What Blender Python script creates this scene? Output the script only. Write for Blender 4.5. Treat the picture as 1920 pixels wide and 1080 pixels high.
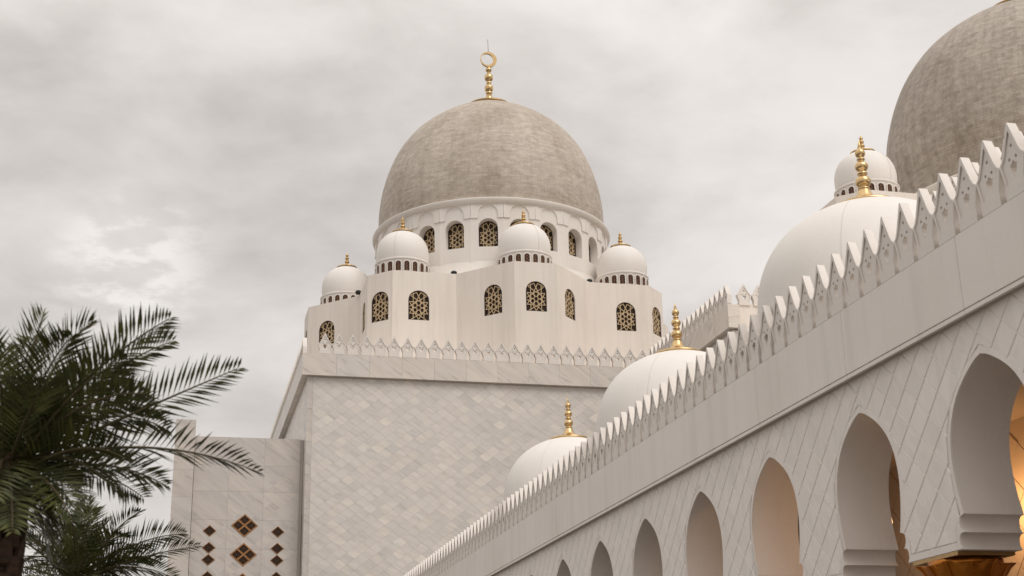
import bpy, bmesh, math, random
from mathutils import Vector, Matrix
random.seed(7)
S = bpy.context.scene
for o in list(bpy.data.objects):
    bpy.data.objects.remove(o)
COL = S.collection
PI = math.pi

# ------------------------------------------------------------------ camera
cam_d = bpy.data.cameras.new('camera')
cam = bpy.data.objects.new('camera', cam_d)
COL.objects.link(cam)
right, up, fwd = Vector((.9715, -.2360, -.0204)), Vector((-.0567, -.3153, .9473)), Vector((.2300, .9192, .3197))
fwd.normalize()
right = (right - fwd * right.dot(fwd)).normalized()
up = right.cross(fwd)
cam.matrix_world = Matrix(((right.x, up.x, -fwd.x, 0), (right.y, up.y, -fwd.y, 0), (right.z, up.z, -fwd.z, 1.6), (0, 0, 0, 1)))
cam_d.sensor_width = 36
cam_d.lens = 36 * 2563.78 / 1920
cam_d.clip_start = .1
cam_d.clip_end = 3000
cam_d.dof.use_dof = True
cam_d.dof.focus_distance = 62
cam_d.dof.aperture_fstop = 2.2
S.camera = cam

# ------------------------------------------------------------------ sky and sun
SUN_DIR = Vector((.30, -.62, .90)).normalized()      # towards the sun, behind the cloud
W = bpy.data.worlds.new('World')
S.world = W
W.use_nodes = True
nt = W.node_tree
nt.nodes.clear()
def N(t, **kw):
    n = nt.nodes.new(t)
    for k, v in kw.items():
        setattr(n, k, v)
    return n
def lk(a, b): nt.links.new(a, b)
def math_n(op, a, b=None, clamp=False):
    n = N('ShaderNodeMath', operation=op, use_clamp=clamp)
    for i, v in enumerate((a, b)):
        if v is None: continue
        if isinstance(v, (int, float)): n.inputs[i].default_value = v
        else: lk(v, n.inputs[i])
    return n.outputs[0]
tc = N('ShaderNodeTexCoord')
sep = N('ShaderNodeSeparateXYZ'); lk(tc.outputs['Generated'], sep.inputs[0])
def cloud_noise(scale, det, rough, dist, off):
    mp = N('ShaderNodeMapping'); mp.inputs['Location'].default_value = off; mp.inputs['Scale'].default_value = (1.0, 1.0, 1.7)
    lk(tc.outputs['Generated'], mp.inputs[0])
    n = N('ShaderNodeTexNoise'); n.inputs['Scale'].default_value = scale; n.inputs['Detail'].default_value = det
    n.inputs['Roughness'].default_value = rough; n.inputs['Distortion'].default_value = dist
    lk(mp.outputs[0], n.inputs['Vector'])
    return n.outputs[0]
n1 = cloud_noise(3.2, 5, .52, .3, (3.1, .4, 0))
n2 = cloud_noise(8.0, 6, .55, .3, (8.3, 2.0, 0))
def smooth(v, a, b):
    n = N('ShaderNodeMapRange', interpolation_type='SMOOTHSTEP')
    n.inputs[1].default_value = a; n.inputs[2].default_value = b
    lk(v, n.inputs[0]); return n.outputs[0]
warp = math_n('MULTIPLY', math_n('SUBTRACT', n2, .5), .10)
def bank(d, r0, r1, wk=1.0):
    dp = N('ShaderNodeVectorMath', operation='DISTANCE'); dp.inputs[1].default_value = d
    nv = N('ShaderNodeVectorMath', operation='NORMALIZE'); lk(tc.outputs['Generated'], nv.inputs[0]); lk(nv.outputs[0], dp.inputs[0])
    return math_n('SUBTRACT', 1.0, smooth(math_n('ADD', dp.outputs['Value'], math_n('MULTIPLY', warp, wk)), r0, r1))
dark = bank((-.02, .918, .386), .02, .25)             # heavier grey cloud to the left
gmp = N('ShaderNodeMapping'); gmp.inputs['Scale'].default_value = (1, 1, 2.3); gmp.inputs['Location'].default_value = (.35, .1, .62); lk(tc.outputs['Generated'], gmp.inputs[0])
g3n = N('ShaderNodeTexNoise'); g3n.inputs['Scale'].default_value = 17; g3n.inputs['Detail'].default_value = 6; g3n.inputs['Roughness'].default_value = .58; lk(gmp.outputs[0], g3n.inputs['Vector'])
n3 = g3n.outputs[0]
g4n = N('ShaderNodeTexNoise'); g4n.inputs['Scale'].default_value = 6; g4n.inputs['Detail'].default_value = 7; g4n.inputs['Roughness'].default_value = .56; g4n.inputs['Distortion'].default_value = .25; lk(gmp.outputs[0], g4n.inputs['Vector'])
n4 = g4n.outputs[0]
gap = math_n('MULTIPLY', bank((-.040, .9440, .3262), .01, .080, .5), smooth(n3, .45, .62))   # thin spots low in the cloud
v = math_n('ADD', math_n('MULTIPLY', n1, .62), math_n('MULTIPLY', n2, .30))
v = math_n('ADD', v, math_n('MULTIPLY', math_n('SUBTRACT', n4, .5), .42))
v = smooth(v, .16, .66)
v = math_n('SUBTRACT', v, math_n('MULTIPLY', dark, .28))
v = math_n('ADD', v, math_n('MULTIPLY', gap, .7))
ramp = N('ShaderNodeValToRGB'); lk(v, ramp.inputs[0])
el = ramp.color_ramp.elements
el[0].position = 0.0; el[0].color = (.515, .480, .452, 1)
el[1].position = 1.0; el[1].color = (.87, .824, .782, 1)
e = el.new(.5); e.color = (.69, .646, .608, 1)
# an overcast sky is brighter overhead than at the horizon
zen = N('ShaderNodeMapRange'); zen.inputs[1].default_value = .45; zen.inputs[2].default_value = 1.0
zen.inputs[3].default_value = 1.0; zen.inputs[4].default_value = 1.55; lk(sep.outputs[2], zen.inputs[0])
sc_ = N('ShaderNodeVectorMath', operation='SCALE'); lk(ramp.outputs[0], sc_.inputs[0]); lk(math_n('MULTIPLY', zen.outputs[0], 10.0), sc_.inputs['Scale'])
sky = N('ShaderNodeTexSky', sky_type='NISHITA'); sky.sun_disc = False
sky.sun_elevation = math.asin(SUN_DIR.z); sky.sun_rotation = math.atan2(SUN_DIR.x, SUN_DIR.y)
mix = N('ShaderNodeMix', data_type='RGBA'); mix.inputs[0].default_value = .95
lk(sky.outputs[0], mix.inputs[6]); lk(sc_.outputs[0], mix.inputs[7])
bg = N('ShaderNodeBackground'); bg.inputs[1].default_value = .1; lk(mix.outputs[2], bg.inputs[0])
wo = N('ShaderNodeOutputWorld'); lk(bg.outputs[0], wo.inputs[0])
sun_d = bpy.data.lights.new('sun', 'SUN'); sun_d.energy = 1.25; sun_d.angle = math.radians(35); sun_d.color = (1, .955, .91)
sun = bpy.data.objects.new('sun', sun_d); COL.objects.link(sun)
sun.rotation_euler = SUN_DIR.to_track_quat('Z', 'Y').to_euler()
S.view_settings.view_transform = 'Standard'; S.view_settings.look = 'None'
S.view_settings.exposure = .07; S.view_settings.gamma = 1; S.view_settings.use_curve_mapping = False
S.cycles.max_bounces = 8; S.cycles.diffuse_bounces = 5

# ------------------------------------------------------------------ materials
class Mat:
    def __init__(s, name):
        s.m = bpy.data.materials.new(name); s.m.use_nodes = True
        s.t = s.m.node_tree; s.b = s.t.nodes['Principled BSDF']
    def n(s, t, **kw):
        n = s.t.nodes.new(t)
        for k, v in kw.items(): setattr(n, k, v)
        return n
    def l(s, a, b): s.t.links.new(a, b)
    def coords(s, kind='Object', scale=(1, 1, 1), rot=(0, 0, 0), rnd=0):
        tc = s.n('ShaderNodeTexCoord'); mp = s.n('ShaderNodeMapping')
        mp.inputs['Scale'].default_value = scale; mp.inputs['Rotation'].default_value = rot
        s.l(tc.outputs[kind], mp.inputs[0])
        if rnd:
            cx = s.n('ShaderNodeCombineXYZ'); ml = s.n('ShaderNodeMath', operation='MULTIPLY'); ml.inputs[1].default_value = rnd
            s.l(s.rand(), ml.inputs[0])
            for i in range(3): s.l(ml.outputs[0], cx.inputs[i])
            s.l(cx.outputs[0], mp.inputs['Location'])
        return mp.outputs[0]
    def rand(s):
        if not hasattr(s, '_r'):
            oi = s.n('ShaderNodeObjectInfo'); g = s.n('ShaderNodeNewGeometry')
            a = s.n('ShaderNodeMath', operation='ADD'); s.l(oi.outputs['Random'], a.inputs[0]); s.l(g.outputs['Random Per Island'], a.inputs[1])
            f = s.n('ShaderNodeMath', operation='FRACT'); s.l(a.outputs[0], f.inputs[0]); s._r = f.outputs[0]
        return s._r
    def noise(s, co, scale, det=4, rough=.5, dist=0):
        n = s.n('ShaderNodeTexNoise'); s.l(co, n.inputs['Vector'])
        n.inputs['Scale'].default_value = scale; n.inputs['Detail'].default_value = det
        n.inputs['Roughness'].default_value = rough; n.inputs['Distortion'].default_value = dist
        return n.outputs[0]
    def ramp(s, v, *st):
        r = s.n('ShaderNodeValToRGB'); s.l(v, r.inputs[0]); e = r.color_ramp.elements
        e[0].position, e[0].color = st[0][0], (*st[0][1], 1); e[1].position, e[1].color = st[-1][0], (*st[-1][1], 1)
        for p, c in st[1:-1]:
            k = e.new(p); k.color = (*c, 1)
        return r.outputs[0]
    def mul(s, a, b, f=1.0):
        m = s.n('ShaderNodeMix', data_type='RGBA', blend_type='MULTIPLY'); m.inputs[0].default_value = f
        for i, x in ((6, a), (7, b)):
            if isinstance(x, tuple): m.inputs[i].default_value = (*x, 1)
            else: s.l(x, m.inputs[i])
        return m.outputs[2]
    def out(s, col, rough=.6, metal=0, bump=None, bs=.2, bd=.02):
        if isinstance(col, tuple): s.b.inputs['Base Color'].default_value = (*col, 1)
        else: s.l(col, s.b.inputs['Base Color'])
        s.b.inputs['Roughness'].default_value = rough; s.b.inputs['Metallic'].default_value = metal
        if bump is not None:
            b = s.n('ShaderNodeBump'); b.inputs['Strength'].default_value = bs; b.inputs['Distance'].default_value = bd
            s.l(bump, b.inputs['Height']); s.l(b.outputs[0], s.b.inputs['Normal'])
        return s.m
g3 = lambda v: (v, v, v)
def plaster(name, base, streak=.10, blotch=.08, rough=.75):
    m = Mat(name)
    st = m.noise(m.coords(scale=(1.5, 1.5, .07)), 1.3, 6, .62)
    bl = m.noise(m.coords(), .35, 5, .6)
    fine = m.noise(m.coords(), 14, 3, .6)
    c = m.mul(base, m.ramp(st, (.30, g3(1 - streak * 1.3)), (.52, g3(1 - streak * .12)), (.7, g3(1.0))))
    c = m.mul(c, m.ramp(bl, (.3, (1 - blotch, 1 - blotch * 1.15, 1 - blotch * 1.35)), (.62, g3(1.0))))
    c = m.mul(c, m.ramp(fine, (.3, g3(.965)), (.7, g3(1.0))))
    return m.out(c, rough, bump=fine, bs=.12, bd=.01)
M = {}
M['tier'] = plaster('beige_painted_wall', (.83, .76, .69), .085, .06)
M['white'] = plaster('white_painted_plaster', (.81, .765, .715), .04, .05)
M['domewhite'] = plaster('white_dome_paint', (.84, .80, .755), .018, .03, .6)
M['arcade'] = plaster('white_cast_stone', (.84, .785, .735), .075, .06)
M['merlon'] = plaster('white_merlon_cast', (.80, .75, .70), .05, .07)
M['arctile'] = None
def arctile():
    m = Mat('white_cast_tile')
    fine = m.noise(m.coords(), 10, 4, .6); st = m.noise(m.coords(scale=(2, 2, .12), rnd=60), 1.6, 4, .6)
    c = m.mul((.84, .785, .735), m.ramp(st, (.35, g3(.93)), (.6, g3(1.0))))
    c = m.mul(c, m.ramp(m.rand(), (0, g3(.955)), (1, g3(1.015))))
    return m.out(c, .7, bump=fine, bs=.1, bd=.006)
M['arctile'] = arctile()
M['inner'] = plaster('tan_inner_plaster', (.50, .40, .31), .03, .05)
def marble(name, base, rot, var, vein=.22, sc=1.0, rough=.4, warm=.03):
    m = Mat(name)
    co = m.coords(scale=(1.0 * sc, 1.0 * sc, 1.0 * sc), rnd=71)
    mp = m.n('ShaderNodeMapping'); mp.inputs['Rotation'].default_value = rot; m.l(co, mp.inputs[0])
    mp2 = m.n('ShaderNodeMapping'); mp2.inputs['Scale'].default_value = (.55, .55, 4.2); m.l(mp.outputs[0], mp2.inputs[0])
    a = m.noise(mp2.outputs[0], 1.0, 7, .62, .9)
    bnd = m.noise(mp2.outputs[0], .45, 4, .55, .6)
    cl = m.noise(mp.outputs[0], .7, 4, .55)
    c = m.mul(base, m.ramp(a, (.34, g3(1 - vein)), (.46, g3(.97)), (.62, g3(1.0))))
    c = m.mul(c, m.ramp(bnd, (.35, g3(.93)), (.6, g3(1.03))))
    c = m.mul(c, m.ramp(cl, (.3, (.95, .955, .965)), (.7, (1.02, 1.0, .98))))
    c = m.mul(c, m.ramp(m.rand(), (0, (1 - var, 1 - var, 1 - var)), (.35, (1 - var * .5, 1 - var * .52, 1 - var * .5)), (.8, (1.0, 1 - warm, 1 - warm * 2)), (1, (1.06, 1.05, 1.03))))
    return m.out(c, rough)
M['slab'] = marble('veined_marble_slab', (.70, .655, .605), (0, -.62, 0), .06, .26)
M['slabw'] = marble('veined_marble_slab_side', (.70, .655, .605), (.62, 0, 0), .06, .26)
M['tile'] = marble('marble_diamond_tile', (.74, .705, .665), (0, -.45, .3), .10, .13, 1.0, .45, .02)
M['annex'] = marble('grey_marble_slab', (.62, .58, .545), (0, -.60, 0), .05, .20, .8)
M['joint'] = Mat('dark_joint').out((.50, .46, .42), .9)
def dome_stone(name='grey_mosaic_stone', dk=.95, ex=0.0):
    m = Mat(name)
    tc = m.n('ShaderNodeTexCoord'); uv = tc.outputs['UV']
    def bricks(wd, h, c1, c2, off):
        mp = m.n('ShaderNodeMapping'); mp.inputs['Location'].default_value = off; m.l(uv, mp.inputs[0])
        b = m.n('ShaderNodeTexBrick'); m.l(mp.outputs[0], b.inputs['Vector'])
        b.inputs['Scale'].default_value = 1; b.inputs['Brick Width'].default_value = wd; b.inputs['Row Height'].default_value = h
        b.inputs['Mortar Size'].default_value = .006; b.inputs['Mortar Smooth'].default_value = .3; b.inputs['Bias'].default_value = -.1
        b.inputs['Color1'].default_value = (*c1, 1); b.inputs['Color2'].default_value = (*c2, 1); b.inputs['Mortar'].default_value = (*[x * .8 for x in c1], 1)
        return b
    b = bricks(.46, .17, tuple(x * dk for x in (.52, .448, .375)), tuple(x * dk for x in (.625, .545, .465)), (0, 0, 0))
    b2 = bricks(.92, .17, g3(.93), g3(1.04), (3.1, 0, 0))
    c = m.mul(b.outputs[0], b2.outputs[0])
    ob = m.coords()
    fn = m.noise(ob, 2.6, 6, .7)
    c = m.mul(c, m.ramp(fn, (.32, (.83 - ex, .815 - ex, .80 - ex)), (.52, g3(1.0)), (.7, g3(1.07))))
    pat = m.noise(ob, .28, 6, .62, .5)
    c = m.mul(c, m.ramp(pat, (.32, (.80, .77, .73)), (.5, g3(.97)), (.68, g3(1.08))))
    mpu = m.n('ShaderNodeMapping'); mpu.inputs['Scale'].default_value = (1.1, .12, 1); m.l(uv, mpu.inputs[0])
    st = m.noise(mpu.outputs[0], 1.6, 5, .65)
    c = m.mul(c, m.ramp(st, (.34, (.91 - ex, .895 - ex, .88 - ex)), (.52, g3(1.0)), (.72, g3(1.03 + ex))))
    mpv = m.n('ShaderNodeMapping'); mpv.inputs['Scale'].default_value = (.35, 2.6, 1); m.l(uv, mpv.inputs[0])
    hz = m.noise(mpv.outputs[0], 1.2, 5, .7)
    c = m.mul(c, m.ramp(hz, (.32, (.90, .885, .87)), (.52, g3(1.0)), (.7, g3(1.03))))
    return m.out(c, .62, bump=b.outputs['Fac'], bs=.15, bd=-.01)
M['dome'] = dome_stone()
M['dome2'] = dome_stone('darker_mosaic_stone', .80, .08)  # same mosaic as the middle dome, set darker and with stronger streaks
def gold(name, c, rough, metal=1.0):
    m = Mat(name); n = m.noise(m.coords(), 6, 3, .5)
    return m.out(m.mul(c, m.ramp(n, (.3, g3(.86)), (.7, g3(1.05)))), rough, metal)
M['gold'] = gold('polished_gold', (.70, .49, .245), .22)
M['lattice'] = gold('gold_painted_lattice', (.60, .45, .27), .45, .1)
M['collar'] = gold('tarnished_gold', (.42, .27, .12), .4, .9)
M['capital'] = gold('burnished_gold_leaf', (.50, .175, .022), .34, .8)
M['pane'] = Mat('dark_window_glass').out((.040, .024, .015), .35); M['pane'].node_tree.nodes['Principled BSDF'].inputs['Specular IOR Level'].default_value = .15
M['frame'] = Mat('dark_bronze_frame').out((.045, .026, .016), .5)
M['wood'] = gold('ochre_grille_paint', (.34, .155, .048), .5, 0)
M['wood2'] = Mat('dark_brown_grille').out((.10, .045, .018), .5)
M['black'] = Mat('black_housing').out((.012, .012, .012), .45)
M['metal'] = Mat('grey_wire').out((.25, .24, .23), .4, .8)
def leafm():
    m = Mat('palm_leaf'); n = m.noise(m.coords(), 3, 3)
    c = m.ramp(n, (.3, (.030, .037, .008)), (.55, (.072, .080, .017)), (.8, (.17, .16, .05)))
    c = m.mul(c, m.ramp(m.rand(), (0, g3(.65)), (1, g3(1.25))))
    return m.out(c, .42)
M['leaf'] = leafm()
M['rachis'] = Mat('palm_rachis').out((.085, .065, .028), .6)
def trunkm():
    m = Mat('palm_trunk'); n = m.noise(m.coords(scale=(3, 3, 8)), 2, 5, .65)
    return m.out(m.ramp(n, (.3, (.025, .014, .008)), (.6, (.075, .04, .022)), (.8, (.16, .075, .035))), .85, bump=n, bs=.6, bd=.03)
M['trunk'] = trunkm()
def groundm():
    m = Mat('dark_plaza_paving'); co = m.coords()
    b = m.n('ShaderNodeTexBrick'); m.l(co, b.inputs['Vector']); b.inputs['Scale'].default_value = 1; b.inputs['Brick Width'].default_value = 1.2
    b.inputs['Row Height'].default_value = 1.2; b.inputs['Mortar Size'].default_value = .006; b.offset = 0
    b.inputs['Color1'].default_value = (.12, .108, .095, 1); b.inputs['Color2'].default_value = (.15, .136, .12, 1); b.inputs['Mortar'].default_value = (.06, .055, .05, 1)
    return m.out(m.mul(b.outputs[0], m.ramp(m.noise(co, .2, 5), (.3, g3(.86)), (.7, g3(1.05)))), .45)
M['ground'] = groundm()
m_ = Mat('warm_lamp_glass'); m_.out((.9, .75, .5), .4)
m_.b.inputs['Emission Color'].default_value = (1, .55, .2, 1); m_.b.inputs['Emission Strength'].default_value = 2.5
M['lamp'] = m_.m

# ------------------------------------------------------------------ mesh helpers
class MB:
    def __init__(s): s.v, s.f, s.sm, s.uv = [], [], [], {}
    def vs(s, pts):
        i = len(s.v); s.v += [tuple(p) for p in pts]; return i
    def face(s, idx, smooth=False, uv=None):
        if uv: s.uv[len(s.f)] = uv
        s.f.append(tuple(idx)); s.sm.append(smooth)
    def poly(s, pts, smooth=False):
        i = s.vs(pts); s.face(range(i, i + len(pts)), smooth)
    def box(s, x0, y0, z0, x1, y1, z1):
        i = s.vs([(x, y, z) for z in (z0, z1) for y in (y0, y1) for x in (x0, x1)])
        for q in ((0, 2, 3, 1), (4, 5, 7, 6), (0, 1, 5, 4), (1, 3, 7, 5), (3, 2, 6, 7), (2, 0, 4, 6)): s.face([i + k for k in q])
    def prism(s, ring, off):
        """ring: 3-D polygon; off: extrusion vector"""
        n = len(ring); o = Vector(off)
        a = s.vs(ring); b = s.vs([Vector(p) + o for p in ring])
        s.face(range(a, a + n)); s.face(range(b + n - 1, b - 1, -1))
        for k in range(n):
            j = (k + 1) % n; s.face((a + j, a + k, b + k, b + j))
    def lathe(s, prof, n=48, c=(0, 0, 0), smooth=True, R=1.0, arc=None, cap=False):
        t = 0; L = [0]
        for (r0, z0), (r1, z1) in zip(prof, prof[1:]): t += math.hypot(r1 - r0, z1 - z0); L.append(t)
        rows = [s.vs([(c[0] + r * math.cos(2 * PI * k / n), c[1] + r * math.sin(2 * PI * k / n), c[2] + z) for k in range(n)]) for r, z in prof]
        for i in range(len(prof) - 1):
            for k in range(n):
                j = (k + 1) % n
                u0, u1 = 2 * PI * R * k / n, 2 * PI * R * (k + 1) / n
                s.face((rows[i] + k, rows[i] + j, rows[i + 1] + j, rows[i + 1] + k), smooth, ((u0, L[i]), (u1, L[i]), (u1, L[i + 1]), (u0, L[i + 1])))
        if cap:
            s.face([rows[-1] + k for k in range(n)])
    def tube(s, pts, rad, n=6):
        pts = [Vector(p) for p in pts]; rows = []
        for i, p in enumerate(pts):
            d = (pts[min(i + 1, len(pts) - 1)] - pts[max(i - 1, 0)]).normalized()
            a = d.cross(Vector((0, 0, 1)) if abs(d.z) < .9 else Vector((1, 0, 0))).normalized(); b = d.cross(a)
            r = rad[i] if isinstance(rad, (list, tuple)) else rad
            rows.append(s.vs([p + a * r * math.cos(2 * PI * k / n) + b * r * math.sin(2 * PI * k / n) for k in range(n)]))
        for x, y in zip(rows, rows[1:]):
            for k in range(n):
                j = (k + 1) % n; s.face((x + k, x + j, y + j, y + k), True)
        s.face([rows[0] + k for k in range(n - 1, -1, -1)]); s.face([rows[-1] + k for k in range(n)])
    def bar(s, a, b, w, d, nrm):
        """flat bar from a to b, w wide, d deep along nrm"""
        a, b, nrm = Vector(a), Vector(b), Vector(nrm)
        t = (b - a).normalized(); q = t.cross(nrm).normalized() * w / 2
        s.prism([a - q, b - q, b + q, a + q], nrm * d)
    def mesh(s, name, mat, fix=True):
        me = bpy.data.meshes.new(name); me.from_pydata(s.v, [], s.f)
        me.polygons.foreach_set('use_smooth', s.sm)
        if s.uv:
            l = me.uv_layers.new(name='UVMap')
            for fi, uvs in s.uv.items():
                p = me.polygons[fi]
                for k, li in enumerate(p.loop_indices): l.data[li].uv = uvs[k]
        if fix:
            bm = bmesh.new(); bm.from_mesh(me); bmesh.ops.recalc_face_normals(bm, faces=bm.faces); bm.to_mesh(me); bm.free()
        for mt in (mat if isinstance(mat, list) else [mat]): me.materials.append(mt)
        return me
    def build(s, name, mat, parent=None, loc=None, rotz=0, fix=True):
        return put(name, s.mesh(name, mat, fix), parent, loc, rotz)
def put(name, me, parent=None, loc=None, rotz=0, scale=None):
    o = bpy.data.objects.new(name, me); COL.objects.link(o)
    if parent is not None: o.parent = parent
    if loc: o.location = loc
    if rotz: o.rotation_euler = (0, 0, rotz)
    if scale: o.scale = scale
    return o
def thing(name, label, cat, loc=(0, 0, 0), group=None):
    o = bpy.data.objects.new(name, None); COL.objects.link(o); o.location = loc
    o['label'] = label; o['category'] = cat
    if group: o['group'] = group
    return o
def struct(o, label=None):
    o['kind'] = 'structure'
    if label: o['label'] = label
    return o
def plate(outer, holes, depth, name='p'):
    """flat plate in local x-z (front at y=0, back at y=depth) with holes -> mesh"""
    cu = bpy.data.curves.new('c', 'CURVE'); cu.dimensions = '2D'; cu.fill_mode = 'BOTH'; cu.extrude = depth / 2
    for pl in [outer] + holes:
        sp = cu.splines.new('POLY'); sp.points.add(len(pl) - 1); sp.use_cyclic_u = True
        for p, (x, z) in zip(sp.points, pl): p.co = (x, z, 0, 1)
    o = bpy.data.objects.new('c', cu); COL.objects.link(o)
    dg = bpy.context.evaluated_depsgraph_get()
    me = bpy.data.meshes.new_from_object(o.evaluated_get(dg))
    bpy.data.objects.remove(o); bpy.data.curves.remove(cu)
    me.transform(Matrix.Translation((0, depth / 2, 0)) @ Matrix.Rotation(PI / 2, 4, 'X'))
    me.materials.clear(); me.name = name
    return me
def joined(meshes, name, mat):
    bm = bmesh.new()
    for me, mtx in meshes:
        t = me.copy(); t.transform(mtx); bm.from_mesh(t); bpy.data.meshes.remove(t)
    out = bpy.data.meshes.new(name); bm.to_mesh(out); bm.free(); out.materials.clear(); out.materials.append(mat); return out
T = Matrix.Translation
circ = lambda x, z, r, n=8: [(x + r * math.cos(2 * PI * k / n), z + r * math.sin(2 * PI * k / n)) for k in range(n)]
def arched(w, h, n=12, x=0, z=0):
    """round-headed outline, base centre at x,z"""
    r = w / 2
    return [(x - r, z), (x + r, z)] + [(x + r * math.cos(PI * k / n), z + h - r + r * math.sin(PI * k / n)) for k in range(n + 1)]
def clip_half(poly, a, b, keep_left=True):
    out = []
    def sd(p): return ((b[0] - a[0]) * (p[1] - a[1]) - (b[1] - a[1]) * (p[0] - a[0])) * (1 if keep_left else -1)
    for i, p in enumerate(poly):
        q = poly[(i + 1) % len(poly)]; dp, dq = sd(p), sd(q)
        if dp >= 0: out.append(p)
        if (dp > 0 > dq) or (dp < 0 < dq):
            t = dp / (dp - dq); out.append((p[0] + (q[0] - p[0]) * t, p[1] + (q[1] - p[1]) * t))
    return out
def area(p): return abs(sum(a[0] * b[1] - b[0] * a[1] for a, b in zip(p, p[1:] + p[:1]))) / 2
def subtract(polys, cx):
    """convex polys minus convex ccw polygon cx"""
    out = []
    for p in polys:
        rest = p
        for i, a in enumerate(cx):
            b = cx[(i + 1) % len(cx)]
            o = clip_half(rest, a, b, False)
            if len(o) > 2 and area(o) > 2e-4: out.append(o)
            rest = clip_half(rest, a, b, True)
            if len(rest) < 3: break
    return out

# ------------------------------------------------------------------ ground
gm = MB(); gm.box(-1500, -1500, -.5, 1500, 1500, 0)
struct(gm.build('ground', M['ground']), 'dark paved plaza around the mosque, below the view')

# ------------------------------------------------------------------ shared pieces
def make_merlon():
    out = [(-.26, 0), (.26, 0), (.26, .17), (.238, .235), (.333, .60), (.262, .655), (.205, .76), (.012, 1.23), (-.012, 1.23), (-.205, .76), (-.262, .655), (-.333, .60), (-.238, .235), (-.26, .17)]
    holes = [circ(x, .112, .031) for x in (-.095, 0, .095)] + [circ(0, .845, .033), circ(-.088, .635, .031), circ(.088, .635, .031)]
    holes.append([(0, .60), (.055, .545), (.09, .54), (.075, .45), (0, .31), (-.075, .45), (-.09, .54), (-.055, .545)])
    core = plate(out, holes, .14)
    inner = [(.205, .22), (.195, .25), (.283, .60), (.225, .638), (.165, .74), (0, 1.09), (-.165, .74), (-.225, .638), (-.283, .60), (-.195, .25), (-.205, .22)]
    o2 = [(x * .995, z * .999 + .001) for x, z in out]
    rim = plate(o2, [inner], .028)
    base = [(-.26, .001), (.26, .001), (.26, .17), (-.26, .17)]
    pad = plate([(x * .97, z) for x, z in [(-.26, .012), (.26, .012), (.235, .195), (-.235, .195)]], [circ(x, .112, .031) for x in (-.095, 0, .095)], .02)
    return joined([(core, T((0, .02, 0))), (rim, T((0, -.006, 0))), (pad, T((0, .001, 0)))], 'merlon', M['merlon'])
MERLON = make_merlon()

LAT = []      # lattice segments, unit: half width 255 of the photo's window
def build_lattice_lines():
    h = []
    for s in (1, -1):
        h += [((s * 138, -385), (s * 138, 300))]
        h += [((s * -208, -318), (s * -52, -405)), ((s * -52, -405), (s * 72, -150)), ((s * 72, -150), (s * 228, -150)), ((s * 228, -150), (s * 150, 0)), ((s * 150, 0), (s * 228, 150)),
              ((s * 228, 150), (s * 84, 158)), ((s * 84, 158), (0, 310)), ((s * -208, -318), (0, -180)), ((s * 195, 310), (0, 185)), ((s * 228, -30), (s * 130, -98)), ((s * 228, 30), (s * 130, 98)),
              ((s * 66, -140), (s * 130, -98)), ((s * 66, 150), (s * 130, 98))]
    for k in range(6):
        a = PI / 6 + k * PI / 3
        cx, cy = 108 * math.cos(a), 122 * math.sin(a)
        pts = [(cx + 62 * math.cos(PI / 6 + j * PI / 3), cy + 66 * math.sin(PI / 6 + j * PI / 3)) for j in range(6)]
        h += list(zip(pts, pts[1:] + pts[:1]))
    return h
LINES = build_lattice_lines()
def make_lattice(w, h, bar=.045):
    """lattice standing in local x-z, base centre at origin, facing -y"""
    mb = MB(); sx = (w / 2) / 258; sz = h / 770
    for i, (a, b) in enumerate(LINES):
        A = Vector((a[0] * sx, 0, (325 - a[1]) * sz)); B = Vector((b[0] * sx, 0, (325 - b[1]) * sz))
        o = Vector((0, -.0013 * (i % 9), 0)); e = (B - A).normalized() * bar * .45
        mb.bar(A + o - e, B + o + e, bar, .05, (0, 1, 0))
    return mb.mesh('lattice', M['lattice'])
def window_set(w, h, bar, fr=.05):
    pane = plate(arched(w - .02, h - .01), [], .03, 'pane'); pane.materials.append(M['pane'])
    frame = plate(arched(w + .0, h + .0), [arched(w - 2 * fr, h - 2 * fr, z=fr)], .10, 'window_frame'); frame.materials.append(M['frame'])
    return pane, frame, make_lattice(w - .05, h - .03, bar)
WT = window_set(1.40, 2.06, .044)
WD = window_set(1.30, 2.10, .046)
def place_window(ws, parent, loc, rotz):
    p, f, l = ws
    fo = put('window', f, parent, loc, rotz)
    put('pane', p, fo, (0, .09, 0)); put('lattice', l, fo, (0, .035, 0.01))
    return fo

def ball(r0, r, zc, h, r1):
    return [(max(r * math.cos(t), r0 if t < 0 else r1), zc + h * math.sin(t)) for t in [PI * (-.42 + .84 * i / 8) for i in range(9)]]
def finial_profile(h, w):
    """ringed finial on a flared saucer foot, the foot's edge at z=0"""
    p = [(.74, -.06), (.77, -.02), (.775, .015), (.755, .04), (.62, .065), (.42, .10), (.28, .17), (.20, .26), (.155, .36), (.125, .40), (.145, .41), (.145, .43), (.11, .44)]
    p += ball(.10, .180, .57, .135, .09) + [(.085, .71), (.118, .73), (.118, .755), (.085, .775)]
    p += ball(.08, .155, .895, .115, .07) + [(.068, 1.02), (.095, 1.04), (.095, 1.06), (.065, 1.075)]
    p += ball(.06, .120, 1.18, .10, .05) + [(.045, 1.29), (.05, 1.30), (.02, 1.40), (.0, 1.48)]
    return [(r * w, z * h / 1.48) for r, z in p]
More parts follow.
